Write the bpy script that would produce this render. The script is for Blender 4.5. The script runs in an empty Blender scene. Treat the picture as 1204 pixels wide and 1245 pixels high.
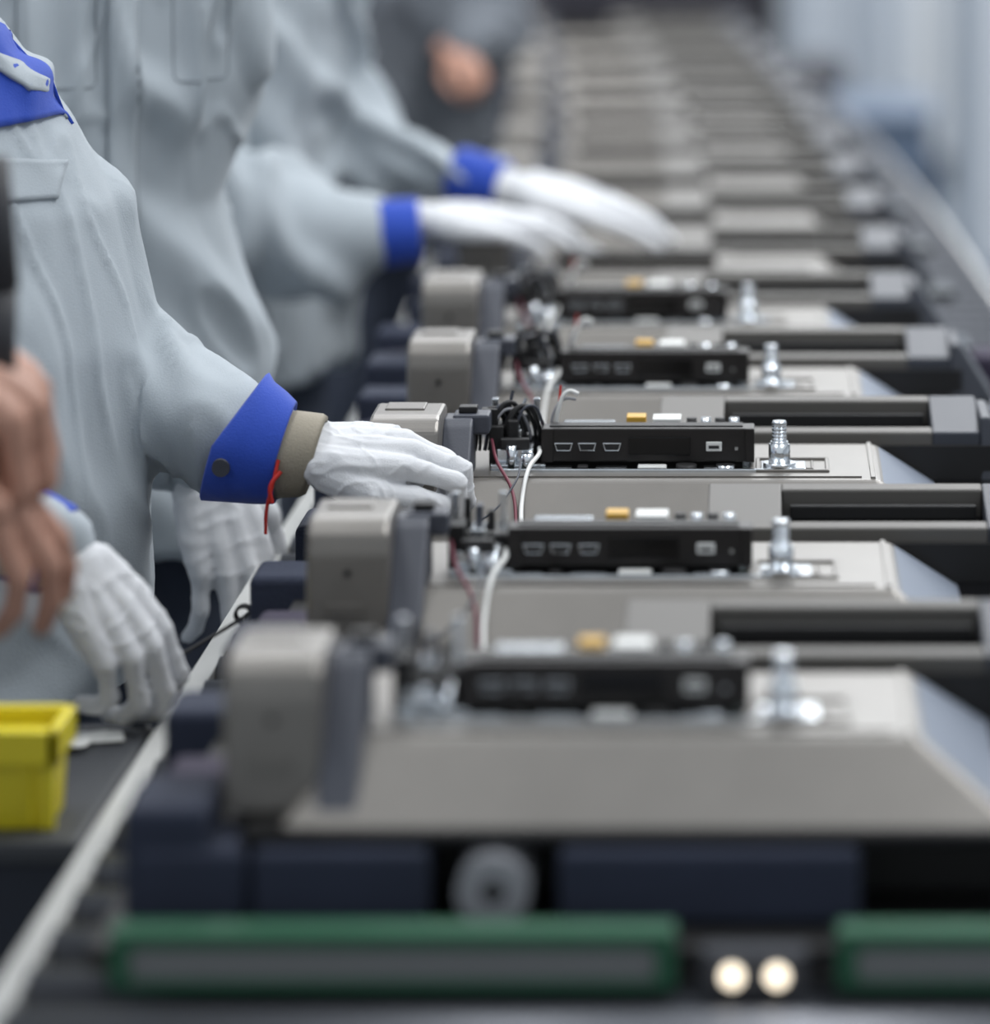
import bpy, bmesh, math, random
import numpy as np
from mathutils import Vector, Matrix, noise
from mathutils.bvhtree import BVHTree
pi=math.pi
random.seed(4)
scene=bpy.context.scene
COL=scene.collection
V=Vector

# ------------------------------------------------------------ materials
def srgb(c):
    return tuple(((x/255)/12.92 if x/255<=0.04045 else (((x/255)+0.055)/1.055)**2.4) for x in c)
def mat(name,rgb,rough=0.5,metal=0.0,bump=0.0,bscale=200,var=0.0,vscale=8,emit=0,sheen=0,coat=0,spec=0.5,crease=0.0,cscale=16):
    m=bpy.data.materials.new(name); m.use_nodes=True
    nt=m.node_tree; b=nt.nodes['Principled BSDF']
    c=srgb(rgb)
    b.inputs['Base Color'].default_value=(*c,1)
    b.inputs['Roughness'].default_value=rough
    b.inputs['Metallic'].default_value=metal
    b.inputs['Specular IOR Level'].default_value=spec
    if sheen: b.inputs['Sheen Weight'].default_value=sheen
    if coat: b.inputs['Coat Weight'].default_value=coat
    if emit:
        b.inputs['Emission Color'].default_value=(*c,1); b.inputs['Emission Strength'].default_value=emit
    tc=nt.nodes.new('ShaderNodeTexCoord')
    if var>0:
        n=nt.nodes.new('ShaderNodeTexNoise'); n.inputs['Scale'].default_value=vscale; n.inputs['Detail'].default_value=5
        nt.links.new(tc.outputs['Object'],n.inputs['Vector'])
        r=nt.nodes.new('ShaderNodeValToRGB')
        r.color_ramp.elements[0].position=.3; r.color_ramp.elements[1].position=.7
        r.color_ramp.elements[0].color=(*[x*(1-var) for x in c],1)
        r.color_ramp.elements[1].color=(*[min(1,x*(1+var)) for x in c],1)
        nt.links.new(n.outputs['Fac'],r.inputs['Fac']); nt.links.new(r.outputs['Color'],b.inputs['Base Color'])
    last=None
    if crease>0:   # broad cloth creases
        n=nt.nodes.new('ShaderNodeTexNoise'); n.noise_type='RIDGED_MULTIFRACTAL' if hasattr(n,'noise_type') else n.noise_type
        n.inputs['Scale'].default_value=cscale; n.inputs['Detail'].default_value=1.5; n.inputs['Distortion'].default_value=1.2
        mp=nt.nodes.new('ShaderNodeMapping'); mp.inputs['Scale'].default_value=(1,1,.45); mp.inputs['Rotation'].default_value=(.2,.5,0)
        nt.links.new(tc.outputs['Object'],mp.inputs['Vector']); nt.links.new(mp.outputs['Vector'],n.inputs['Vector'])
        last=nt.nodes.new('ShaderNodeBump'); last.inputs['Strength'].default_value=crease; last.inputs['Distance'].default_value=.006
        nt.links.new(n.outputs['Fac'],last.inputs['Height']); nt.links.new(last.outputs['Normal'],b.inputs['Normal'])
    if bump>0:
        n=nt.nodes.new('ShaderNodeTexNoise'); n.inputs['Scale'].default_value=bscale; n.inputs['Detail'].default_value=3
        nt.links.new(tc.outputs['Object'],n.inputs['Vector'])
        bp=nt.nodes.new('ShaderNodeBump'); bp.inputs['Strength'].default_value=bump; bp.inputs['Distance'].default_value=.002
        nt.links.new(n.outputs['Fac'],bp.inputs['Height'])
        if last: nt.links.new(last.outputs['Normal'],bp.inputs['Normal'])
        nt.links.new(bp.outputs['Normal'],b.inputs['Normal'])
    return m
M_TAUPE=mat('taupe_painted_metal',(125,121,116),.36,.5,.08,900,.04,30)
M_SLATE=mat('slate_plastic',(62,65,75),.5,0,.1,500)
M_GLOSS=mat('black_gloss',(8,8,10),.12)
M_SILVER=mat('bright_steel',(230,234,238),.2,1.0,var=.1,vscale=60)
M_NAVY=mat('navy_foam',(40,46,64),.85,0,.4,300,.1,20)
M_BLACK=mat('black_matte',(20,19,20),.55,0,.1,400)
M_YEL=mat('yellow_label',(205,160,60),.5)
M_WHITE=mat('white_plastic',(222,222,219),.45)
M_BEZEL=mat('blue_grey_bezel',(60,63,71),.5,.1,.08,700)
M_SLOPE=mat('slope_sky_sheen',(142,150,164),.42,.35,.08,700)  # sky reflection on the taupe right slope, put into the base colour
M_PCB=mat('dark_pcb',(40,58,48),.4,var=.4,vscale=150)
M_BAR=mat('io_bar_dark',(40,37,36),.42,.4,.1,600)
M_TUBE=mat('grey_tube',(150,150,155),.5)
M_GREEN=mat('green_tray',(26,88,60),.5)
M_HANDLE=mat('handle_taupe',(94,91,87),.5,.15,.08,800)
M_PURP=mat('purple_foam',(50,43,62),.85,0,.3,300)
M_TRAY=mat('tray_grey',(118,120,120),.5)
UM=[M_TAUPE,M_SLATE,M_GLOSS,M_SILVER,M_NAVY,M_BLACK,M_YEL,M_WHITE,M_BEZEL,M_PCB,M_BAR,M_TUBE,M_GREEN,M_HANDLE,M_PURP,M_SLOPE,M_TRAY]
TAUPE,SLATE,GLOSS,SILVER,NAVY,BLACK,YEL,WHITE,BEZEL,PCB,BAR,TUBE,GREEN,HANDLE,PURP,SLOPE,TRAY=range(17)

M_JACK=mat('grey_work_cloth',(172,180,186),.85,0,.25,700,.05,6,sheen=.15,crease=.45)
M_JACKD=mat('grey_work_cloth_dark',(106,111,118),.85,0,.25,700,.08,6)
M_SEAM=mat('grey_cloth_seam',(142,149,155),.85,0,.25,700)
M_BLUE=mat('royal_blue_cloth',(34,72,178),.8,0,.25,700,.08,15,sheen=.15,crease=.25,cscale=25)
M_GLOVE=mat('white_knit_glove',(228,229,232),.9,0,.5,1300,.02,40,sheen=.2)
M_SKIN=mat('skin',(188,142,122),.55,0,.1,300,.08,40)
M_HAIR=mat('dark_hair',(35,28,25),.6)
M_TROU=mat('dark_trousers',(52,58,72),.85,0,.2,500)
M_SHOE=mat('black_shoe',(22,22,24),.5)
M_TAN=mat('tan_wrist_strap',(152,144,128),.7,0,.3,600)
M_RED=mat('red_cord',(185,35,25),.5)
M_MAROON=mat('maroon_cord',(110,45,60),.5)
M_EYE=mat('eye_white',(235,235,235),.3)
M_TOOL=mat('tool_grip',(52,52,56),.6)

# ------------------------------------------------------------ helpers
def link(ob): COL.objects.link(ob); return ob
def obj_from_bm(name,bm,mats,smooth=False):
    me=bpy.data.meshes.new(name); bm.to_mesh(me); bm.free()
    for m in (mats if isinstance(mats,list) else [mats]): me.materials.append(m)
    if smooth:
        for p in me.polygons: p.use_smooth=True
    return link(bpy.data.objects.new(name,me))
def group(name,parts):
    e=bpy.data.objects.new(name,None); e.empty_display_size=.1; link(e)
    for p in parts: p.parent=e
    return e
def hexa(bm,bot,top,mat=0,bev=0,seg=2):
    x0,x1,y0,y1,z0=bot; X0,X1,Y0,Y1,z1=top
    vs=[bm.verts.new(c) for c in [(x0,y0,z0),(x1,y0,z0),(x1,y1,z0),(x0,y1,z0),(X0,Y0,z1),(X1,Y0,z1),(X1,Y1,z1),(X0,Y1,z1)]]
    fs=[bm.faces.new([vs[i] for i in f]) for f in [(3,2,1,0),(4,5,6,7),(0,1,5,4),(1,2,6,5),(2,3,7,6),(3,0,4,7)]]
    for f in fs: f.material_index=mat
    if bev>0:
        es=list({e for f in fs for e in f.edges})
        r=bmesh.ops.bevel(bm,geom=es,offset=bev,segments=seg,affect='EDGES',profile=.5,material=-1)
        for f in r['faces']: f.material_index=mat; f.smooth=False
    return vs
def box(bm,x0,x1,y0,y1,z0,z1,mat=0,bev=0,seg=2):
    return hexa(bm,(x0,x1,y0,y1,z0),(x0,x1,y0,y1,z1),mat,bev,seg)
def prism(bm,prof,x0,x1,mat=0,bev=0):
    a=[bm.verts.new((x0,y,z)) for y,z in prof]; b=[bm.verts.new((x1,y,z)) for y,z in prof]
    n=len(prof); fs=[bm.faces.new(a),bm.faces.new(b[::-1])]
    for i in range(n): fs.append(bm.faces.new([a[i],b[i],b[(i+1)%n],a[(i+1)%n]]))
    for f in fs: f.material_index=mat
    bmesh.ops.recalc_face_normals(bm,faces=fs)
    if bev>0:
        es=list({e for f in fs for e in f.edges})
        r=bmesh.ops.bevel(bm,geom=es,offset=bev,segments=2,affect='EDGES',profile=.5)
        for f in r['faces']: f.material_index=mat
def cyl(bm,p1,p2,r1,r2=None,mat=0,seg=24):
    if r2 is None: r2=r1
    p1=V(p1);p2=V(p2); d=(p2-p1).normalized()
    u=d.orthogonal().normalized(); w=d.cross(u)
    A=[];B=[]
    for i in range(seg):
        t=2*pi*i/seg; o=u*math.cos(t)+w*math.sin(t)
        A.append(bm.verts.new(p1+o*r1)); B.append(bm.verts.new(p2+o*r2))
    f=bm.faces.new(A[::-1]); f.material_index=mat
    f=bm.faces.new(B); f.material_index=mat
    for i in range(seg):
        f=bm.faces.new([A[i],A[(i+1)%seg],B[(i+1)%seg],B[i]]); f.material_index=mat; f.smooth=True
def tube(bm,p1,p2,ro,ri,mat=0,seg=32):
    p1=V(p1);p2=V(p2); d=(p2-p1).normalized(); u=d.orthogonal().normalized(); w=d.cross(u)
    R=[[],[],[],[]]
    for i in range(seg):
        t=2*pi*i/seg; o=u*math.cos(t)+w*math.sin(t)
        for k,(p,r) in enumerate([(p1,ro),(p2,ro),(p2,ri),(p1,ri)]): R[k].append(bm.verts.new(p+o*r))
    for k in range(4):
        A=R[k];B=R[(k+1)%4]
        for i in range(seg):
            f=bm.faces.new([A[i],A[(i+1)%seg],B[(i+1)%seg],B[i]]); f.material_index=mat; f.smooth=(k in(0,2))
def ball(bm,c,r,sub=2):
    if isinstance(r,(int,float)): r=(r,r,r)
    m=Matrix.Translation(V(c))@Matrix.Diagonal((r[0],r[1],r[2],1))
    bmesh.ops.create_icosphere(bm,subdivisions=sub,radius=1,matrix=m)
def chain(bm,pts,rad,seg=16,sub=2):
    for p,r in zip(pts,rad): ball(bm,p,r,sub)
    for i in range(len(pts)-1): cyl(bm,pts[i],pts[i+1],rad[i],rad[i+1],0,seg)
def ringpts(c,u,v,a,b,n=32,p=2.4):
    out=[]
    for i in range(n):
        t=2*pi*i/n; ct,st=math.cos(t),math.sin(t)
        out.append(V(c)+u*(a*math.copysign(abs(ct)**(2/p),ct))+v*(b*math.copysign(abs(st)**(2/p),st)))
    return out
def loft(bm,rings,cap=True,mat=0,smooth=True):
    R=[[bm.verts.new(p) for p in r] for r in rings]; n=len(R[0])
    fs=[]
    for A,B in zip(R,R[1:]):
        for i in range(n):
            f=bm.faces.new([A[i],A[(i+1)%n],B[(i+1)%n],B[i]]); fs.append(f)
    if cap: fs.append(bm.faces.new(R[0][::-1])); fs.append(bm.faces.new(R[-1]))
    for f in fs: f.material_index=mat; f.smooth=smooth
    bmesh.ops.recalc_face_normals(bm,faces=fs)
def bake(bm,name,voxel,mats,smooth=4):
    ob=obj_from_bm(name,bm,[])
    m=ob.modifiers.new('r','REMESH'); m.mode='VOXEL'; m.voxel_size=voxel
    s=ob.modifiers.new('s','SMOOTH'); s.iterations=smooth; s.factor=.5
    dg=bpy.context.evaluated_depsgraph_get()
    me2=bpy.data.meshes.new_from_object(ob.evaluated_get(dg))
    old=ob.data; ob.modifiers.clear(); ob.data=me2; bpy.data.meshes.remove(old); me2.name=name
    me2.materials.clear()
    for mm in (mats if isinstance(mats,list) else [mats]): me2.materials.append(mm)
    for p in me2.polygons: p.use_smooth=True; p.material_index=0
    return ob
def displace(ob,fn):
    me=ob.data; n=len(me.vertices)
    co=np.empty(n*3); me.vertices.foreach_get('co',co); co=co.reshape(-1,3)
    no=np.empty(n*3); me.vertices.foreach_get('normal',no); no=no.reshape(-1,3)
    d=np.array([fn(V(c)) for c in co]); co=co+no*d[:,None]
    me.vertices.foreach_set('co',co.ravel()); me.update()
def foldfn(amp,seed,sc=1.0):
    s=V((seed*3.1,seed*7.7,seed*1.3))
    def fn(p):
        q=V((p.x*10+p.z*4,p.y*7,p.z*4-p.x*4))*sc+s
        w=noise.noise(q*.45)*1.8
        q2=q+V((w,w*.5,-w))
        r=max(0,1-abs(noise.noise(q2))*3.2); r=r*r*(3-2*r)
        r2=max(0,1-abs(noise.noise(q2*1.7+V((5,5,5))))*4.5); r2=r2*r2
        return amp*(r*1.15+r2*.38+noise.noise(q*.45)*1.4-.45)
    return fn
def curve(name,pts,r,m,kind='BEZIER'):
    cu=bpy.data.curves.new(name,'CURVE'); cu.dimensions='3D'; cu.bevel_depth=r; cu.bevel_resolution=3; cu.resolution_u=12
    sp=cu.splines.new(kind)
    if kind=='BEZIER':
        sp.bezier_points.add(len(pts)-1)
        for b,p in zip(sp.bezier_points,pts):
            b.co=p; b.handle_left_type='AUTO'; b.handle_right_type='AUTO'
    else:
        sp.points.add(len(pts)-1)
        for b,p in zip(sp.points,pts): b.co=(*p,1)
    cu.materials.append(m); return link(bpy.data.objects.new(name,cu))
def bvh_of(ob):
    me=ob.data
    return BVHTree.FromPolygons([v.co.copy() for v in me.vertices],[tuple(p.vertices) for p in me.polygons])
def quadgrid(name,G,nu,nv,m,thick,maxe=.05):
    bm=bmesh.new(); K={k:bm.verts.new(p) for k,p in G.items()}
    for i in range(nu):
        for j in range(nv):
            k=[(i,j),(i+1,j),(i+1,j+1),(i,j+1)]
            if all(q in K for q in k):
                pts=[K[q] for q in k]
                if max((pts[a].co-pts[a-1].co).length for a in range(4))<maxe: bm.faces.new(pts)
    for vv in [vv for vv in bm.verts if not vv.link_faces]: bm.verts.remove(vv)
    ob=obj_from_bm(name,bm,m,True)
    s=ob.modifiers.new('s','SOLIDIFY'); s.thickness=thick; s.offset=0
    return ob
def patch(name,bvh,c,u,v,w,h,ray,m,off=.0015,thick=.002,nu=16,nv=16):
    """cloth patch lying on the body: points of a w x h rectangle dropped onto the surface"""
    u=V(u).normalized(); v=V(v).normalized(); ray=V(ray).normalized(); G={}
    for i in range(nu+1):
        for j in range(nv+1):
            p=V(c)+u*((i/nu-.5)*w)+v*((j/nv-.5)*h)
            hit=bvh.ray_cast(p-ray*.5,ray,1.2)
            if hit[0] is not None: G[i,j]=hit[0]-ray*off
    return quadgrid(name,G,nu,nv,m,thick)
def npatch(name,bvh,quad,m,off=.005,thick=.004,nu=28,nv=8,ray=(0,1,0),yfall=3.03):
    """cloth panel between four corner points laid over the body (dropped, or wrapped where it passes the edge)"""
    A,B,C,D=[V(q) for q in quad]; G={}; ray=V(ray).normalized()
    for i in range(nu+1):
        for j in range(nv+1):
            p=A.lerp(B,i/nu).lerp(D.lerp(C,i/nu),j/nv)
            h=bvh.ray_cast(p-ray*.5,ray,1.2)
            if h[0] is None: h=bvh.find_nearest(V((p.x,yfall,p.z)))
            G[i,j]=h[0]-ray*off
    for _ in range(5):
        H=dict(G)
        for i in range(nu+1):
            for j in range(nv+1):
                nb=[G[k].y for k in((i-1,j),(i+1,j),(i,j-1),(i,j+1)) if k in G]
                H[i,j]=V((G[i,j].x,min(G[i,j].y,G[i,j].y*.4+sum(nb)/len(nb)*.6),G[i,j].z))
        G=H
    return quadgrid(name,G,nu,nv,m,thick,.2)
def seam(name,bvh,pts,ray,r=.0008,off=.0003,m=None):
    ray=V(ray).normalized(); out=[]
    for a,b in zip(pts,pts[1:]):
        a=V(a);b=V(b); n=max(2,int((b-a).length/.006))
        for i in range(n):
            hit=bvh.ray_cast(a.lerp(b,i/n)-ray*.5,ray,1.2)
            if hit[0] is not None and (not out or (hit[0]-out[-1]).length<.05): out.append(hit[0]-ray*off)
    if len(out)<3: out=[V(pts[0]),V(pts[1])]
    return curve(name,out,r,m or M_SEAM,'POLY')
def pocket_outline(name,bvh,x0,x1,z0,z1,y,ray,sl=0.0,ch=.012):
    P=lambda x,z:(x,y+sl*(x-x0),z)
    return seam(name,bvh,[P(x0,z1),P(x1,z1),P(x1,z0+ch),P(x1-ch,z0),P(x0+ch,z0),P(x0,z0+ch),P(x0,z1)],ray)

# ------------------------------------------------------------ hands
def make_hand(name,wrist,F,N,sgn,curl,splay=1.0,size=1.0,m=None,cuff=True,thumb=(.55,.6,.25),voxel=.0024,back=.035,sm=2,tb=(.018,.024,-.006),t2=(.9,.15,.35),t3=(.93,-.15,.30)):
    F=V(F).normalized(); N=V(N); N=(N-F*N.dot(F)).normalized(); T=F.cross(N)*sgn
    W=V(wrist); s=size
    P=lambda f,t,n: W+F*(f*s)+T*(t*s)+N*(n*s)
    bm=bmesh.new()
    lat=[.031,.0105,-.0105,-.0300]; fl=[.084,.090,.086,.076]; up=[.001,.005,.003,-.003]
    L=[(.043,.026,.022),(.047,.030,.023),(.043,.028,.022),(.034,.021,.020)]
    R=[.0092,.0094,.0091,.0083]
    for k in range(4):
        base=P(fl[k],lat[k],up[k])
        chain(bm,[P(.006,lat[k]*.55,0),P(.045,lat[k]*.85,up[k]*.8),base],[.019*s,.0158*s,.0112*s],12)
        c=curl[k]; ang=0; p=base; pts=[p]; rad=[R[k]*s*1.14]
        sp=lat[k]*splay*3.0
        for j in range(3):
            ang+=math.radians(c[j])
            d=(F*math.cos(ang)-N*math.sin(ang)+T*sp*max(0,math.cos(ang))).normalized()
            mid=p+d*(L[k][j]*s*.5); pts.append(mid); rad.append(R[k]*s*(.98,.93,.88)[j])
            p=p+d*(L[k][j]*s); pts.append(p); rad.append(R[k]*s*(1.05,.98,.82)[j])
        chain(bm,pts,rad,14)
    b=P(*tb)
    d0=(F*thumb[0]+T*thumb[1]-N*thumb[2]).normalized(); p1=b+d0*.044*s
    d1=(F*t2[0]+T*t2[1]-N*t2[2]).normalized(); p2=p1+d1*.034*s
    d2=(F*t3[0]+T*t3[1]-N*t3[2]).normalized(); p3=p2+d2*.026*s
    chain(bm,[b,p1,(p1+p2)/2,p2,p3],[.0175*s,.0142*s,.0112*s,.0116*s,.0092*s],14)
    for sg in(1,-1): chain(bm,[P(.02,.014*sg,-.005),P(.06,.016*sg,-.005)],[.018*s,.013*s],12)
    rr=[]
    for f,a,bb in [(-back/s,.027,.023),(-.012,.026,.021),(.006,.028,.021),(.022,.031,.019)]:
        rr.append(ringpts(P(f,0,0),T,N,a*s,bb*s,20,2))
    loft(bm,rr)
    ob=bake(bm,name,voxel*s,m,sm)
    a=.0010 if cuff else .0004
    def fn(p):
        q=V((p.x*38+p.z*20,p.y*30,p.z*38-p.x*14))
        w=noise.noise(p*25)*1.6
        r=max(0,1-abs(noise.noise(q+V((w,w,0))))*4.2)
        return a*(r*r-.25)
    displace(ob,fn)
    return ob

RELAX=[(18,28,18),(20,32,20),(22,36,22),(24,40,24)]
# ------------------------------------------------------------ head
def make_head(c,face,pitch=0):
    c=V(c); a=math.radians(face)
    F=V((math.cos(a),math.sin(a),-math.sin(math.radians(pitch)))).normalized(); S=V((-math.sin(a),math.cos(a),0)); U=F.cross(S)
    P=lambda f,s,u:c+F*f+S*s+U*u
    bm=bmesh.new()
    loft(bm,[ringpts(P(f,0,u),F,S,aa,bb,20,2.1) for u,f,aa,bb in [(.115,-.01,.03,.025),(.10,-.01,.065,.05),(.06,-.006,.09,.07),(.01,-.002,.094,.074),(-.03,.004,.088,.070),(-.06,.016,.07,.058),(-.09,.03,.052,.042),(-.108,.04,.03,.026)]])
    chain(bm,[P(-.02,0,-.05),P(-.03,0,-.12),P(-.035,0,-.17)],[.052,.052,.058])
    chain(bm,[P(.088,0,.012),P(.112,0,-.022)],[.009,.014])
    chain(bm,[P(.088,-.02,-.053),P(.094,0,-.051),P(.088,.02,-.053)],[.007,.009,.007])
    chain(bm,[P(.08,-.04,.03),P(.09,-.015,.032)],[.01,.01]); chain(bm,[P(.08,.04,.03),P(.09,.015,.032)],[.01,.01])
    for s in(-1,1): chain(bm,[P(0,s*.078,.02),P(-.006,s*.08,-.02)],[.015,.011])
    skin=bake(bm,'head',.004,M_SKIN,3)
    bm=bmesh.new()
    ball(bm,P(-.02,0,.032),(.095,.084,.098),3)
    bmesh.ops.delete(bm,geom=[v for v in bm.verts if (v.co-c).dot(F)>.045 and (v.co-c).dot(U)<.065 or (v.co-c).dot(U)<-.055],context='VERTS')
    hair=obj_from_bm('hair',bm,M_HAIR,True); hair.modifiers.new('s','SOLIDIFY').thickness=.008
    parts=[skin,hair]
    bm=bmesh.new()
    for s in(-1,1): ball(bm,P(.081,s*.031,.012),.011,2)
    parts.append(obj_from_bm('eyes',bm,M_EYE,True))
    bm=bmesh.new()
    for s in(-1,1): ball(bm,P(.089,s*.031,.012),.0048,2)
    parts.append(obj_from_bm('irises',bm,M_HAIR,True))
    return parts

# ------------------------------------------------------------ worker
def std_cuff(pts,rad):
    e=V(pts[-1]); d=(e-V(pts[-2])).normalized(); u=d.orthogonal().normalized(); w=d.cross(u); r=rad[-1]*1.04
    bm=bmesh.new()
    loft(bm,[ringpts(e+d*t,u,w,rr,rr,32,2) for t,rr in [(-.045,r*1.06),(-.042,r*1.13),(-.02,r*1.08),(.010,r*1.03),(.013,r*.98),(.008,r*.8)]],cap=False)
    return obj_from_bm('cuff',bm,M_BLUE,True)
def make_worker(name,cx,cy,face,secs,arms,head,jm,hands,voxel=.008,seed=1,amp=.007,legs=True,collar=None,cuffs=(1,1),extra=None,headpitch=20):
    a=math.radians(face); F=V((math.cos(a),math.sin(a),0)); S=V((-math.sin(a),math.cos(a),0))
    bm=bmesh.new()
    loft(bm,[ringpts((cx+dx,cy+dy,z),F,S,hd,hw,36,2.5) for dx,dy,z,hd,hw in secs])
    for pts,rad in arms: chain(bm,[V(p) for p in pts],rad,20)
    body=bake(bm,'jacket',voxel,jm,5)
    displace(body,foldfn(amp,seed))
    parts=[body]; bvh=bvh_of(body)
    if legs:
        bm=bmesh.new(); z0=secs[0][2]+.06
        for s in(-1,1):
            h=V((cx+secs[0][0],cy+secs[0][1],z0))+S*(.09*s)
            chain(bm,[h,h+V((0,0,-.36))+F*.02,h+V((0,0,-z0+.09))],[.095,.07,.058])
        t=bake(bm,'trousers',.012,M_TROU,4); displace(t,foldfn(.005,seed+3)); parts.append(t)
        bm=bmesh.new()
        for s in(-1,1):
            h=V((cx+secs[0][0],cy+secs[0][1],0))+S*(.09*s)
            chain(bm,[h+V((0,0,.045))-F*.03,h+V((0,0,.05))+F*.06,h+V((0,0,.036))+F*.15],[.044,.044,.035])
        parts.append(bake(bm,'shoes',.01,M_SHOE,3))
    parts+=make_head(head,face,headpitch)
    if collar:
        cc,cr,ch,cm=collar; cc=V(cc)
        bm=bmesh.new()
        up=(V(head)-cc).normalized(); f2=(F-up*F.dot(up)).normalized(); s2=up.cross(f2)
        loft(bm,[ringpts(cc+up*u,f2,s2,r,r,28,2) for u,r in [(-.03,cr*1.55),(-.012,cr*1.3),(ch*.5,cr*1.05),(ch,cr),(ch+.004,cr*1.04),(ch*.4,cr*1.22),(-.02,cr*1.5)]],cap=False)
        parts.append(obj_from_bm('collar',bm,cm,True))
    for (pts,rad),c in zip(arms,cuffs):
        if c: parts.append(std_cuff(pts,rad))
    parts+=hands
    if extra: parts+=extra(bvh,F,S)
    return group(name,parts)

def std_secs(lean=0):
    base=[(.82,.135,.20),(.90,.13,.195),(1.0,.122,.188),(1.12,.13,.195),(1.25,.135,.205),(1.34,.12,.20),(1.40,.09,.165),(1.45,.06,.08)]
    return [(lean*(z-.82),0,z,hd,hw) for z,hd,hw in base]

# --- assembly worker whose gloved hand rests on the middle unit
def ex1(bvh,F,S):
    out=[]; Y=V((0.15,1,0)).normalized()
    out.append(npatch('chest_pocket_flap',bvh,[(-.62,2.80,1.222),(-.512,2.80,1.203),(-.514,2.80,1.178),(-.62,2.80,1.185)],M_JACK,.002,.003,28,8))
    out.append(seam('hip_pocket_seam',bvh,[(-.60,2.8,1.035),(-.515,2.8,1.045),(-.502,2.8,1.00),(-.505,2.8,.94)],Y,.0006))
    out.append(npatch('collar_leaf',bvh,[(-.610,2.80,1.350),(-.502,2.80,1.258),(-.497,2.80,1.236),(-.610,2.80,1.226)],M_BLUE,.006,.004,36,14))
    out.append(npatch('collar_facing',bvh,[(-.610,2.80,1.318),(-.508,2.80,1.243),(-.510,2.80,1.236),(-.610,2.80,1.304)],M_JACK,.010,.003,36,4))
    return out
sec1=[(-.020,.0,.80,.125,.19),(-.012,0,.88,.13,.195),(-.007,0,.96,.13,.195),(-.012,0,1.065,.13,.195),(-.040,0,1.167,.13,.20),(-.075,0,1.235,.125,.20),(-.105,0,1.30,.11,.185),(-.13,0,1.345,.07,.10)]
hL=make_hand('gloved_hand_left',(-.338,2.975,.989),(.93,.20,.00),(-.02,-.36,.93),+1,
   [(18,62,36),(24,58,34),(30,56,32),(38,50,30)],splay=1.0,size=.86,m=M_GLOVE,thumb=(.80,.46,.20),voxel=.0016,
   t2=(.96,.10,.14),t3=(.94,-.05,.26),tb=(.016,.022,-.006))
hR=make_hand('gloved_hand_right',(-.462,2.725,.955),(.58,-.05,-.78),(.62,-.66,.42),-1,
   [(28,45,28),(32,48,28),(36,50,28),(40,50,28)],splay=.6,size=.80,m=M_GLOVE,thumb=(.7,.5,.4),voxel=.0022)
u=V((0,0,1)); w=V((0,1,0))
bm=bmesh.new(); rr=[]
d=V((1,-.05,-.02)).normalized()
for t,r in [(-.018,.0300),(-.012,.0318),(.008,.0300),(.012,.0280),(.008,.0255)]:
    rr.append([V((-.342,2.977,.988))+d*t+V((.28*o.z,0,0))+o for o in [ (u*math.cos(2*pi*i/40)+w*math.sin(2*pi*i/40))*r for i in range(40)]])
loft(bm,rr,cap=False)
strap=obj_from_bm('wrist_strap',bm,M_TAN,True)
bm=bmesh.new(); rr=[]
ax0=V((-.404,3.000,.998)); ax1=V((-.356,2.980,.989))
for s_,r,sh in [(0.03,.0405,.75),(0.0,.0435,.75),(.03,.0452,.75),(.35,.0425,.55),(.7,.0395,.42),(.97,.0362,.30),(1.0,.0350,.30),(.9,.032,.30)]:
    c=ax0.lerp(ax1,s_); rr.append([c+V(((sh if o.z>0 else sh*.40)*o.z,0,0))+o for o in [(u*math.cos(2*pi*i/48)+w*math.sin(2*pi*i/48))*(r+.0012) for i in range(48)]])
loft(bm,rr,cap=False)
mcuff=obj_from_bm('cuff_left',bm,M_BLUE,True)
cord=curve('wrist_cord',[(-.354,2.944,.990),(-.358,2.940,.972),(-.362,2.94,.955),(-.363,2.942,.937)],.0013,M_RED)
cord2=curve('wrist_cord_2',[(-.352,2.942,.982),(-.359,2.938,.972),(-.358,2.938,.960)],.0016,M_RED)
bm=bmesh.new(); cyl(bm,(-.396,2.962,.984),(-.3965,2.949,.983),.0075,.0065,0,20)
btn=obj_from_bm('cuff_button',bm,M_SLATE)
make_worker('assembly_worker',-.614,2.96,-35,sec1,
  [([(-.64,3.09,1.24),(-.625,3.12,1.14),(-.575,3.12,1.055),(-.49,3.055,1.03),(-.425,3.012,1.004),(-.396,2.998,.996),(-.366,2.984,.990)],[.070,.066,.062,.054,.041,.035,.027]),
   ([(-.74,2.84,1.24),(-.73,2.80,1.14),(-.685,2.76,1.05),(-.57,2.735,1.01),(-.487,2.728,.972)],[.070,.066,.06,.048,.030])],
  (-.67,2.93,1.50),M_JACK,[hL,hR,strap,mcuff,cord,cord2,btn],voxel=.0055,seed=1,amp=.0090,cuffs=(0,1),
  collar=((-.735,2.95,1.33),.066,.05,M_BLUE),extra=ex1,headpitch=30)

# --- second worker
def ex2(bvh,F,S):
    Y=V((-.3,1,0)).normalized(); U=V((1,.3,0)).normalized(); Z=V((0,0,1)); out=[]
    out.append(patch('placket',bvh,(-.530,3.38,1.08),U,Z,.026,.50,Y,M_JACK,nv=40,nu=4,off=.003,thick=.003))
    out.append(seam('placket_seam',bvh,[(-.518,3.38,1.36),(-.516,3.38,1.1),(-.516,3.38,.84)],Y,.0020,.002))
    for n_,x0,x1 in [('chest_pocket_seam_1',-.482,-.433),('chest_pocket_seam_2',-.625,-.56)]:
        out.append(pocket_outline(n_,bvh,x0,x1,1.222,1.36,3.38,Y,.3,.004))
    return out
h2=make_hand('gloved_hand_right',(-.452,3.28,.915),(.30,-.1,-.95),(.55,-.8,.1),-1,[(5,20,15),(10,22,18),(14,26,20),(20,30,22)],splay=1.6,size=.9,m=M_GLOVE,voxel=.003)
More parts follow.
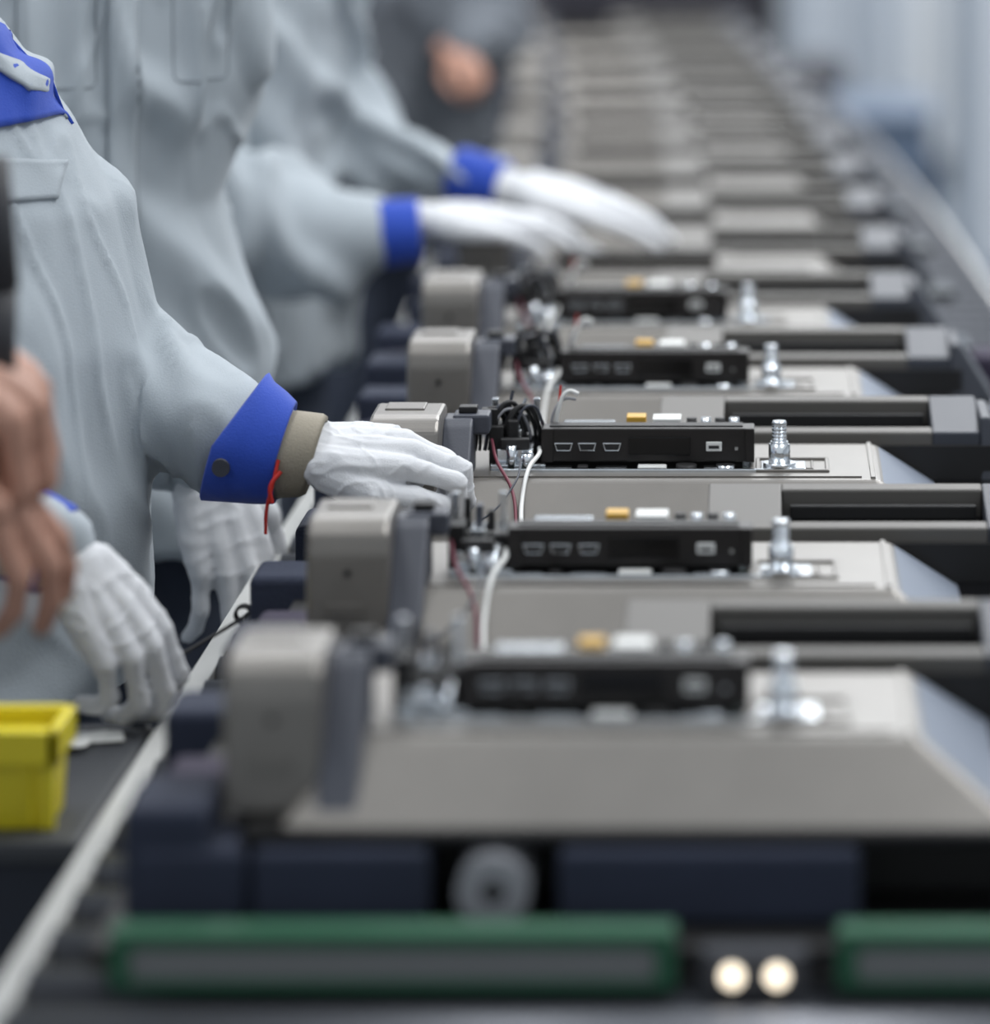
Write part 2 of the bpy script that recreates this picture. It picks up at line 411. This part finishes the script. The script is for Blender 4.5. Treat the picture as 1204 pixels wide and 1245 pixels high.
h2b=make_hand('gloved_hand_left',(-.53,3.70,.88),(.2,0,-.97),(.8,.5,.1),1,RELAX,size=.95,m=M_GLOVE,voxel=.004)
s2=[(-.005,0,.82,.14,.205),(.0,0,.92,.135,.20),(-.01,0,1.0,.128,.188),(-.03,0,1.11,.125,.176),(-.01,0,1.22,.13,.195),(0,0,1.32,.12,.195),(0,0,1.39,.09,.16),(0,0,1.45,.06,.08)]
make_worker('assembly_worker',-.612,3.52,-50,s2,
  [([(-.545,3.64,1.33),(-.56,3.70,1.18),(-.58,3.72,1.06),(-.55,3.71,.96),(-.53,3.70,.90)],[.07,.064,.056,.048,.036]),
   ([(-.73,3.40,1.33),(-.72,3.34,1.18),(-.67,3.30,1.05),(-.56,3.285,.97),(-.478,3.28,.93)],[.075,.066,.058,.05,.032])],
  (-.59,3.49,1.60),M_JACK,[h2,h2b],voxel=.0065,seed=5,amp=.014,collar=((-.612,3.52,1.43),.066,.05,M_BLUE),cuffs=(1,0),extra=ex2)

# --- third worker, both arms over the line
h3=make_hand('gloved_hand_right',(-.340,4.2,1.020),(.99,0,-.06),(0,-.3,1),-1,[(6,14,10)]*4,size=.78,m=M_GLOVE,voxel=.003)
h3b=make_hand('gloved_hand_left',(-.262,4.43,1.024),(.96,0,-.20),(0,-.5,1),1,[(2,8,8),(4,12,10),(8,14,10),(12,16,10)],splay=1.6,size=.88,m=M_GLOVE,voxel=.003,thumb=(.8,.5,.35))
make_worker('assembly_worker',-.60,4.45,-8,std_secs(.02),
  [([(-.60,4.62,1.34),(-.56,4.60,1.22),(-.52,4.54,1.12),(-.42,4.48,1.055),(-.30,4.44,1.03)],[.078,.07,.062,.05,.028]),
   ([(-.62,4.26,1.33),(-.64,4.20,1.18),(-.60,4.19,1.03),(-.48,4.19,1.00),(-.372,4.2,1.008)],[.078,.072,.068,.058,.031])],
  (-.56,4.45,1.60),M_JACK,[h3,h3b],voxel=.009,seed=9,amp=.016,collar=((-.60,4.45,1.43),.066,.05,M_BLUE))
# --- far workers
def far_worker(cx,cy,seed,jm,hm,cv):
    a=make_hand('hand_right',(cx-.10,cy-.22,1.04),(.7,-.6,-.2),(0,-.3,1),-1,RELAX,size=.75,m=hm,voxel=.005,cuff=(hm==M_GLOVE))
    b=make_hand('hand_left',(cx+.130,cy-.18,1.07),(.5,-.7,-.3),(0,-.3,1),1,[(50,60,40)]*4,size=.58,m=hm,voxel=.004,cuff=(hm==M_GLOVE))
    make_worker('assembly_worker',cx,cy,-55,std_secs(.0),
     [([(cx+.13,cy+.09,1.34),(cx+.17,cy+.10,1.2),(cx+.18,cy+.02,1.11),(cx+.165,cy-.08,1.09),(cx+.14,cy-.15,1.075)],[.07,.062,.055,.046,.034]),
      ([(cx-.15,cy-.11,1.34),(cx-.21,cy-.14,1.2),(cx-.22,cy-.17,1.08),(cx-.18,cy-.2,1.06),(cx-.13,cy-.22,1.04)],[.07,.062,.055,.046,.034])],
     (cx+.02,cy-.03,1.60),jm,[a,b],voxel=.012,seed=seed,amp=.014,collar=((cx,cy,1.43),.066,.05,M_BLUE),cuffs=cv)
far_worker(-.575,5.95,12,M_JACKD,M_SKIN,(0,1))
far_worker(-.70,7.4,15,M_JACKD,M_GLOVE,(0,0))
# --- near worker at the left (only bare hands reach the view)
h0=make_hand('bare_hand_left',(-.512,2.40,1.160),(.80,.05,-.45),(.35,-.3,.9),1,[(55,75,45)]*4,size=1.0,m=M_SKIN,cuff=False,voxel=.003)
h0b=make_hand('bare_hand_right',(-.500,2.38,1.108),(.64,.05,-.70),(.7,-.45,.5),-1,[(10,28,18),(16,32,20),(22,36,24),(28,40,26)],size=.86,m=M_SKIN,cuff=False,voxel=.003)
bm=bmesh.new()
cyl(bm,(-.455,2.40,1.13),(-.456,2.40,1.185),.012,.014); cyl(bm,(-.456,2.40,1.185),(-.459,2.40,1.262),.015,.012); cyl(bm,(-.454,2.40,1.08),(-.455,2.40,1.13),.003,.003)
tool=obj_from_bm('screwdriver',bm,M_TOOL)
make_worker('line_worker',-.86,2.22,15,std_secs(.03),
  [([(-.86,2.40,1.34),(-.86,2.46,1.2),(-.80,2.46,1.12),(-.68,2.43,1.14),(-.56,2.41,1.165)],[.075,.066,.058,.05,.036]),
   ([(-.84,2.05,1.34),(-.82,2.06,1.2),(-.76,2.12,1.12),(-.65,2.26,1.13),(-.55,2.36,1.130)],[.075,.066,.058,.048,.036])],
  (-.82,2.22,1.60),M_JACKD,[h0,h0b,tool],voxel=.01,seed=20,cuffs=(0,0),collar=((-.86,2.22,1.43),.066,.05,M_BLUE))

# ------------------------------------------------------------ television unit
ZP=.955
def build_unit(hdx=0.0,far=False):
    bm=bmesh.new()
    def q(*c): return bm.verts.new(c)
    zb=-.036
    b=[q(-.264,-.093,zb),q(.137,-.093,zb),q(.137,.135,zb),q(-.264,.135,zb)]
    t=[q(-.236,-.040,0),q(.083,-.040,0),q(.083,.122,0),q(-.236,.122,0)]
    r=[q(-.212,.000,0),q(-.014,.000,0),q(-.014,.108,0),q(-.212,.108,0)]
    rb=[q(-.210,.002,-.016),q(-.016,.002,-.016),q(-.016,.106,-.016),q(-.210,.106,-.016)]
    fs=[]
    for i in range(4):
        j=(i+1)%4
        fs.append(bm.faces.new([b[i],b[j],t[j],t[i]])); fs.append(bm.faces.new([t[i],t[j],r[j],r[i]])); f=bm.faces.new([r[i],r[j],rb[j],rb[i]]); f.material_index=SILVER
    f=bm.faces.new(rb); f.material_index=PCB
    fs[2].material_index=TAUPE if far else SLOPE
    es=[e for e in bm.edges if (e.verts[0] in t and e.verts[1] in t) or (e.verts[0] in b and e.verts[1] in t) or (e.verts[1] in b and e.verts[0] in t)]
    bmesh.ops.bevel(bm,geom=es,offset=.004,segments=3,affect='EDGES',profile=.5)
    if far:
        box(bm,-.214,-.012,-.002,.110,-.016,.003,TAUPE,.002)
        box(bm,-.20,-.03,.02,.035,.003,.016,BAR,.001)
        box(bm,-.225,.07,-.012,-.006,-.001,.003,BLACK)
    hexa(bm,(.076,.081,-.036,.12,-.002),(.077,.080,-.035,.119,.0015),TAUPE)
    box(bm,-.225,.07,-.031,-.0295,-.001,.0012,TAUPE)
    prism(bm,[(-.068,-.036),(-.066,.028),(-.062,.040),(-.052,.047),(-.04,.049),(.016,.049),(.021,.045),(.024,-.036)],-.299,-.246,TAUPE,.003)
    box(bm,-.290,-.260,-.020,.010,.048,.0505,TAUPE,.001)
    prism(bm,[(-.092,-.037),(-.084,-.030),(-.018,.036),(-.008,.041),(.018,.041),(.022,-.036)],-.247,-.224,SLATE,.002)
    box(bm,-.240,-.212,-.006,.022,.028,.043,SLATE,.002); box(bm,-.236,-.222,.002,.016,.043,.048,BLACK,.001)
    box(bm,-.285,-.262,-.0695,-.067,-.012,-.004,TAUPE,.0006); cyl(bm,(-.272,-.067,.016),(-.272,-.0695,.016),.0022,.0022,BLACK,12)
    if not far:
        box(bm,-.205,.00,-.0075,-.003,-.001,.0022,SILVER,.0006)
        box(bm,-.209,-.017,.003,.019,-.015,-.004,SILVER,.001)
        for (x0,x1,y0,y1) in [(-.010,.046,-.008,-.005),(-.010,.046,.045,.048),(.043,.046,-.005,.045),(-.010,-.007,-.005,.045),(.0,.034,.0,.002),(.032,.034,.002,.035)]:
            box(bm,x0,x1,y0,y1,-.001,.002,TAUPE,.0008)
        box(bm,-.006,.028,-.003,.03,0,.0022,SILVER,.0006)
        cyl(bm,(.008,.008,.0022),(.008,.008,.005),.0125,.0125,SILVER,28)
        cyl(bm,(.008,.008,.005),(.008,.008,.019),.0085,.0085,SILVER,6)
        cyl(bm,(.008,.008,.019),(.008,.008,.021),.0068,.0068,SILVER)
        for k in range(5): cyl(bm,(.008,.008,.021+k*.0028),(.008,.008,.0232+k*.0028),.0058,.0053,SILVER)
        cyl(bm,(.008,.008,.034),(.008,.008,.0365),.0062,.005,SILVER)
        box(bm,-.208,-.180,.014,.045,-.012,.014,SILVER,.001); box(bm,-.205,-.183,.010,.020,.014,.022,BLACK,.001)
        box(bm,-.200,-.190,.030,.055,.014,.026,SILVER,.001); box(bm,-.214,-.203,.02,.05,.0,.03,BLACK,.001)
        cyl(bm,(-.196,.006,.0),(-.196,.006,.018),.004,.004,SILVER,16); cyl(bm,(-.184,.006,.0),(-.184,.006,.012),.005,.005,SILVER,16)
        for k in range(6): 
            x=-.222+k*.008; box(bm,x,x+.005,.05+.003*(k%3),.062,.02,.034+.004*((k*7)%4),[BLACK,SILVER,BLACK,SLATE][k%4],.0006)
        box(bm,-.174,-.011,.020,.046,.003,.0285,BAR,.0012)
        box(bm,-.174,-.165,.018,.020,.003,.0285,BAR,.0004); box(bm,-.018,-.011,.018,.020,.003,.0285,BAR,.0004)
        for x in(-.157,-.139,-.120):
            hexa(bm,(x-.0055,x+.0055,.0185,.0202,.0115),(x-.0072,x+.0072,.0185,.0202,.0178),SILVER,.0005)
            hexa(bm,(x-.0047,x+.0047,.0182,.0190,.0124),(x-.0062,x+.0062,.0182,.0190,.0169),BLACK)
        box(bm,-.107,-.060,.0188,.0202,.008,.022,GLOSS,.0004)
        box(bm,-.048,-.036,.0180,.0202,.0115,.0185,WHITE,.0005); box(bm,-.046,-.038,.0175,.0182,.0135,.0158,BLACK)
        box(bm,-.026,-.0235,.0186,.0202,.012,.0145,SILVER)
        box(bm,-.168,-.02,.028,.044,.0285,.0295,BLACK)
        box(bm,-.110,-.095,.050,.070,.020,.0325,YEL,.0008); box(bm,-.09,-.068,.050,.075,.020,.031,WHITE,.0008)
        box(bm,-.205,-.02,.05,.10,-.01,.018,BLACK,.001); box(bm,-.16,-.12,.06,.09,.018,.024,SILVER,.001)
        for k in range(4): cyl(bm,(-.06+k*.011,.075,.015),(-.06+k*.011,.075,.028),.004,.004,[BLACK,SILVER][k%2],14)
        for k,(x0,x1,m_) in enumerate([(-.172,-.150,SILVER),(-.146,-.138,BLACK),(-.132,-.108,SILVER),(-.10,-.078,WHITE),(-.05,-.028,SILVER)]):
            box(bm,x0,x1,.005,.017,-.006,.001+.001*(k%2),m_,.001)
        box(bm,-.212,-.17,.003,.010,-.012,.004,SILVER,.001)
        cyl(bm,(-.063,.010,-.006),(-.063,.010,.003),.008,.008,BLACK,20)
        cyl(bm,(-.033,.008,-.006),(-.033,.008,.003),.007,.007,SILVER,20)
    zt=lambda y:.006+(y-.138)*.17
    def hp(y0,y1,x0,x1,m_,zb=-.034,bev=.0015):
        prism(bm,[(y0,zb),(y0,zt(y0)),(y1,zt(y1)),(y1,zb)],x0,x1,m_,bev)
    h=hdx; hr=.168
    hp(.138,.228,-.088+h,-.036+h,HANDLE); hp(.138,.152,-.036+h,.130+h*.5,HANDLE); hp(.214,.228,-.036+h,.130+h*.5,HANDLE); hp(.138,.228,.130+h*.5,hr,BEZEL)
    box(bm,-.036+h,.130+h*.5,.152,.214,-.034,.000,GLOSS)
    box(bm,-.03+h,.125+h*.5,.200,.208,.0,.010,BLACK,.001)
    hexa(bm,(hr,hr+.042,.130,.235,-.036),(hr,hr+.008,.139,.227,.018),BEZEL,.002)
    box(bm,-.03+h,hr+.01,.132,.1385,-.034,-.004,BLACK)
    box(bm,.13,.225,.05,.137,-.040,-.030,GLOSS,.003)
    box(bm,-.262,.12,.135,.285,-.036,-.022,TAUPE,.002)
    box(bm,-.285,.205 if not far else .18,-.103,.292,-.0435,-.036,GLOSS,.002)
    for (x0,x1,m_) in [(-.342,-.281,NAVY),(-.278,-.183,NAVY),(-.113,.049,NAVY)]:
        box(bm,x0,x1,-.112,-.05,-.084,-.0438,m_,.005,3)
    box(bm,-.348,-.302,-.108,-.03,-.084,-.022,NAVY,.006,3)
    box(bm,-.362,-.302,.14,.20,-.084,-.028,NAVY,.006,3); box(bm,-.345,-.305,.02,.07,-.084,-.036,PURP,.006,3)
    if not far:
        box(bm,.20,.262,.10,.17,-.084,-.046,PURP,.006,3)
    tube(bm,(-.148,-.115,-.066),(-.148,.0,-.066),.0195,.0068,TUBE); cyl(bm,(-.148,-.108,-.066),(-.148,-.10,-.066),.0069,.0069,BLACK)  # black disc inside puts the shade of the bore into colour
    box(bm,-.33,.20,-.045,.285,-.083,-.044,BLACK)
    box(bm,-.36,.24 if not far else .20,-.150,.225,-.096,-.0845,BLACK,.002)
    for (x0,x1) in [(-.344,-.049),(.036,.235 if not far else .2)]:
        box(bm,x0,x1,-.170,-.150,-.096,-.079,TRAY,.001)
        box(bm,x0,x1,-.172,-.148,-.079,-.070,GREEN,.002)
        box(bm,x0,x0+.010,-.173,-.149,-.098,-.070,GREEN,.001); box(bm,x1-.010,x1,-.173,-.149,-.098,-.070,GREEN,.001)
        box(bm,x0,x1,-.171,-.149,-.101,-.096,GREEN,.001)
    me=bpy.data.meshes.new('television_unit'); bm.to_mesh(me); bm.free()
    for m in UM: me.materials.append(m)
    return me
UMESH=build_unit(); UMESH_B=build_unit(.045); UFAR=build_unit(0,True)
def bend(y):   # the line swings gently to the left in the distance
    i=(y-2.3)/.4
    return 0 if i<4 else -.0033*(i-4)**1.75
jit={0:0,1:.0,2:0,3:-.006,4:-.028}
for i in range(15):
    u_=link(bpy.data.objects.new('television_unit',UMESH_B if i==1 else (UMESH if i<5 else UFAR)))
    y=2.3+.4*i
    u_.location=(jit.get(i,bend(y)-.022),y,ZP)
    u_.rotation_euler=(0,0,-(bend(y+.1)-bend(y-.1))/.2)

def wires(y,dx,full=True):
    P=lambda x,yy,z:(x+dx,y+yy,ZP+z)
    ps=[curve('white_cable',[P(-.182,-.10,-.03),P(-.184,-.06,-.012),P(-.181,-.03,.006),P(-.175,.0,.012),P(-.176,.03,.012)],.0017,M_WHITE),
        curve('maroon_cable',[P(-.212,.02,.02),P(-.205,-.02,.010),P(-.192,-.05,-.006),P(-.186,-.09,-.03)],.0013,M_MAROON),
        curve('thin_cable',[P(-.235,-.09,-.028),P(-.21,-.085,-.020),P(-.19,-.06,.0),P(-.187,-.02,.012)],.0008,M_SLATE)]
    if full:
        ps+=[curve('arch_cable',[P(-.165,.05,.02),P(-.162,.05,.040),P(-.155,.052,.052),P(-.147,.052,.050)],.0017,M_WHITE),
         curve('arch_cable_2',[P(-.168,.05,.02),P(-.166,.05,.036),P(-.158,.052,.046),P(-.149,.052,.046)],.0012,M_TUBE),
         curve('red_cable',[P(-.165,.055,.02),P(-.162,.055,.045),P(-.161,.056,.056)],.0010,M_RED)]
        rnd=random.Random(3)
        for k in range(8):
            x=-.226+k*.004
            ps.append(curve('harness_wire_%d'%k,[P(x,.03,.010),P(x+.004,.032,.028+.012*rnd.random()),P(x+.014,.036,.036+.010*rnd.random()),P(x+.024,.045,.024+.006*rnd.random()),P(x+.026,.055,.006)],[.0020,.0012,.0015][k%3],[M_BLACK,M_BLACK,M_SLATE,M_BLACK,M_TUBE][k%5]))
        bm=bmesh.new()
        box(bm,-.221+dx,-.208+dx,y+.028,y+.040,ZP+.026,ZP+.042,0,.001); box(bm,-.200+dx,-.192+dx,y+.022,y+.036,ZP+.018,ZP+.034,0,.001)
        ps.append(obj_from_bm('connectors',bm,M_BLACK))
        for k,(dx2,dz) in enumerate([(.008,.054),(.012,.048),(-.002,.042)]):
            ps.append(curve('lead_%d'%k,[P(-.205+k*.006,.04,.02),P(-.205+k*.006+dx2,.042,dz)],.0013,[M_SLATE,M_SILVER,M_BLACK][k]))
    return group('wire_bundle',ps)
wires(2.7,0,False); wires(3.1,0); wires(3.5,-.006); wires(3.9,-.028)

# ------------------------------------------------------------ conveyor
M_ALU=mat('aluminium_rail',(190,190,187),.45,.15,.05,400,.06,10)
M_FRAME=mat('conveyor_frame',(66,68,74),.5,.3)
M_ROLL=mat('roller_steel',(104,106,112),.4,.6)
Y0,Y1=1.6,8.9
bm=bmesh.new()
ys=[Y0+(Y1-Y0)*i/40 for i in range(41)]
for x0,x1,z0,z1 in [(-.410,-.395,.775,.848),(.285,.300,.775,.835)]:
    loft(bm,[[V((x0+bend(y),y,z0)),V((x1+bend(y),y,z0)),V((x1+bend(y),y,z1)),V((x0+bend(y),y,z1))] for y in ys],True,0,False)
rails=obj_from_bm('side_rails',bm,M_ALU)
bm=bmesh.new()
loft(bm,[[V((-.394+bend(y),y,.755)),V((.285+bend(y),y,.755)),V((.285+bend(y),y,.78)),V((-.394+bend(y),y,.78))] for y in ys],True,0,False)
for y in (1.7,3.4,5.2,7.0,8.7):
    for x in(-.39,.24): box(bm,x+bend(y),x+.05+bend(y),y,y+.05,0,.76,0,.003)
    box(bm,-.35+bend(y),.24+bend(y),y+.01,y+.04,.2,.24,0)
frame=obj_from_bm('frame',bm,M_FRAME)
bm=bmesh.new(); y=Y0+.05
while y<Y1: cyl(bm,(-.394+bend(y),y,.824),(.284+bend(y),y,.824),.028,.028,0,20); y+=.075
rollers=obj_from_bm('rollers',bm,M_ROLL)
M_GLOW=mat('pilot_lamp',(255,240,215),.3,emit=3.0)  # added glow that draws two small bright spots, not a known lamp
bm=bmesh.new()
for x in(-.0193,.0043): ball(bm,(x,2.128,.862),.005,2)
spots=obj_from_bm('glow_spots',bm,M_GLOW,True)
bm=bmesh.new(); box(bm,-.035,.02,2.130,2.15,.852,.874,0,.002)
lb=obj_from_bm('spot_bracket',bm,M_FRAME)
group('roller_conveyor',[rails,frame,rollers,spots,lb])

# ------------------------------------------------------------ trolley, bin, paper, cable
M_CASE=mat('dark_case',(58,60,64),.6,0,.1,300); M_CASEF=mat('navy_case_side',(30,35,48),.6)
bm=bmesh.new()
box(bm,-1.05,-.420,2.47,2.76,.70,.836,1,.006); box(bm,-1.06,-.416,2.462,2.765,.828,.843,0,.004)
for x in(-.95,-.75,-.55): box(bm,x,x+.02,2.464,2.47,.71,.825,1,.002)
for x in(-1.03,-.46):
    for y in(2.49,2.71): box(bm,x,x+.03,y,y+.03,0,.70,1)
box(bm,-1.03,-.43,2.49,2.74,.25,.28,1)
obj_from_bm('tool_trolley',bm,[M_CASE,M_CASEF])
M_YB=mat('yellow_plastic_bin',(230,212,28),.4,0,.05,200)
bm=bmesh.new()
x0,x1,y0,y1,z0,z1=-.60,-.440,2.490,2.545,.8435,.903
w_=.004
hexa(bm,(x0,x1,y0,y0+w_,z0),(x0-.004,x1+.003,y0-.004,y0,z1),0); hexa(bm,(x0,x1,y1-w_,y1,z0),(x0-.004,x1+.003,y1,y1+.004,z1),0)
hexa(bm,(x0,x0+w_,y0,y1,z0),(x0-.004,x0,y0-.004,y1+.004,z1),0); hexa(bm,(x1-w_,x1,y0,y1,z0),(x1-.001,x1+.003,y0-.004,y1+.004,z1),0)
box(bm,x0,x1,y0,y1,z0,z0+.004,0)
for a in [(x0-.010,x1+.007,y0-.010,y0-.001),(x0-.010,x1+.007,y1+.001,y1+.010),(x0-.010,x0,y0-.010,y1+.010),(x1,x1+.007,y0-.010,y1+.010)]:
    box(bm,*a,.884,.905,0,.0015)
for k in range(6): box(bm,x0+.012+k*.027,x0+.016+k*.027,y0-.006,y0+.002,z0+.003,.884,0,.001)
box(bm,x1-.004,x1+.004,y0-.003,y0+.006,z0,.884,0,.001)
box(bm,x0+.006,x1-.006,y0+.006,y1-.006,z0+.006,.896,0,.004)
obj_from_bm('yellow_storage_bin',bm,M_YB)
bm=bmesh.new()
for pid,(cx,cy,ang,ww,h_) in enumerate([(-.455,2.715,.2,.05,.03),(-.465,2.69,-.3,.035,.02)]):
    G={}
    for i in range(7):
        for j in range(5):
            a=(i/6-.5)*ww; b_=(j/4-.5)*h_
            x=cx+a*math.cos(ang)-b_*math.sin(ang); y=cy+a*math.sin(ang)+b_*math.cos(ang)
            G[i,j]=bm.verts.new((x,y,.845+.006*abs(noise.noise(V((x*60,y*60,pid))))+pid*.002))
    for i in range(6):
        for j in range(4): bm.faces.new([G[i,j],G[i+1,j],G[i+1,j+1],G[i,j+1]])
obj_from_bm('crumpled_wrapper',bm,M_WHITE).modifiers.new('s','SOLIDIFY').thickness=.0006
c1=curve('cable',[(-.365,2.87,.895),(-.385,2.86,.884),(-.41,2.84,.872),(-.436,2.82,.860),(-.440,2.80,.848),(-.432,2.78,.848),(-.425,2.77,.85)],.0013,M_BLACK)
pts=[(-.370+.006*math.cos(t*.9),2.87+.002*t*.3,.893+.006*math.sin(t*.9)) for t in range(20)]
c2=curve('coil',pts,.0010,M_BLACK)
group('black_coiled_cable',[c1,c2])

# ------------------------------------------------------------ hall
def slab(name,x0,x1,y0,y1,z0,z1,m):
    bm=bmesh.new(); box(bm,x0,x1,y0,y1,z0,z1); return obj_from_bm(name,bm,m)
M_FLOOR=mat('factory_floor',(150,157,164),.35,0,.05,20,.08,1.5)
M_WALL=mat('wall_paint',(208,211,214),.7,var=.03)
slab('floor',-5,4,-2,14.2,-.1,0,M_FLOOR)
slab('wall_back',-5,4,14,14.2,0,4,M_WALL)
slab('wall_right',4,4.2,-2,14.2,0,4,M_WALL)
slab('wall_left',-5.2,-5,-2,14.2,0,4,M_WALL)
slab('baseboard_back',-5,4,13.97,14,0,.12,M_FRAME)
M_MACH=mat('machine_dark',(34,32,38),.5); M_MACH2=mat('machine_panel',(56,54,62),.4)
bm=bmesh.new()
for k in range(5):
    x1=.02-k*.75
    box(bm,x1-.73,x1,9.6,10.4,.08,1.9,0,.01); box(bm,x1-.68,x1-.05,9.58,9.6,.9,1.7,1,.005); box(bm,x1-.68,x1-.05,9.58,9.6,.15,.8,1,.005)
    box(bm,x1-.12,x1-.09,9.555,9.58,.5,.62,1)
    for xx in(x1-.7,x1-.08): box(bm,xx,xx+.05,9.65,10.3,0,.08,0)
obj_from_bm('machine_cabinet_row',bm,[M_MACH,M_MACH2])
M_PART=mat('white_partition',(216,220,225),.45); M_POST=mat('post_blue_grey',(150,161,174),.4)
bm=bmesh.new()
box(bm,.50,2.4,11.2,11.25,.0,2.6,0)
for x in(.50,.56,.9,1.35,1.8): box(bm,x,x+.03,11.17,11.28,0,2.7,1,.004)
box(bm,.5,2.4,11.18,11.2,0,.1,1)
obj_from_bm('partition_screen',bm,[M_PART,M_POST])
bm=bmesh.new()
for x in(.09,.24,.36): box(bm,x,x+.045,13.6,13.66,0,2.6,1,.004)
box(bm,.06,.46,13.66,13.7,0,2.6,0)
obj_from_bm('wall_locker',bm,[M_PART,M_POST])
M_CRATE=mat('slate_blue_crate',(92,107,128),.5); 
bm=bmesh.new()
box(bm,.13,.355,8.9,9.4,.50,.70,0,.01); box(bm,.12,.365,8.88,9.42,.70,.715,0,.004); box(bm,.12,.375,8.86,9.44,.46,.49,0,.004)
for x in(.13,.345):
    for y in(8.88,9.4): box(bm,x,x+.02,y,y+.02,.06,.6,0); cyl(bm,(x,y+.01,.03),(x+.02,y+.01,.03),.03,.03,1)
box(bm,.12,.37,8.86,9.42,.15,.18,0)
obj_from_bm('parts_cart',bm,[M_CRATE,M_MACH2])
bm=bmesh.new()
box(bm,.05,.19,10.0,10.3,.62,.74,0,.02); box(bm,.10,.14,10.1,10.2,.05,.62,0); box(bm,.03,.21,10.0,10.3,0,.05,0,.01)
obj_from_bm('workshop_stool',bm,[M_MACH2])

# ------------------------------------------------------------ light
wd=bpy.data.worlds.new('World'); scene.world=wd; wd.use_nodes=True
bg=wd.node_tree.nodes['Background']; bg.inputs['Color'].default_value=(.85,.925,1,1); bg.inputs['Strength'].default_value=.62
def area(name,loc,sx,sy,power,col=(1,.985,.96),rot=(0,0,0)):
    L=bpy.data.lights.new(name,'AREA'); L.shape='RECTANGLE'; L.size=sx; L.size_y=sy; L.energy=power; L.color=col
    o=link(bpy.data.objects.new(name,L)); o.location=loc; o.rotation_euler=rot; return o
area('wall_fill_lamp',(.9,4.4,3.2),.5,5,92,(.97,.985,1))
area('wall_fill_lamp',(-1.0,4.6,3.2),.5,5,46,(.97,.985,1))
area('wall_fill_lamp',(.0,8.6,3.4),2.5,3,90,(.97,.985,1))
area('wall_fill_lamp',(1.2,11.5,3.6),2.5,3,130,(.97,.985,1))  # added light to brighten the back wall, no fixture known there

# ------------------------------------------------------------ camera
cam=bpy.data.cameras.new('camera'); co=link(bpy.data.objects.new('camera',cam)); scene.camera=co
co.location=(0,0,1.5); co.rotation_euler=(pi/2,0,0)
cam.sensor_fit='VERTICAL'; cam.sensor_height=24; cam.lens=4960*24/1245
cam.shift_x=-(935-602)/1245; cam.shift_y=-(622.5+300)/1245
cam.dof.use_dof=True; cam.dof.focus_distance=3.04; cam.dof.aperture_fstop=2.0
scene.view_settings.view_transform='Standard'
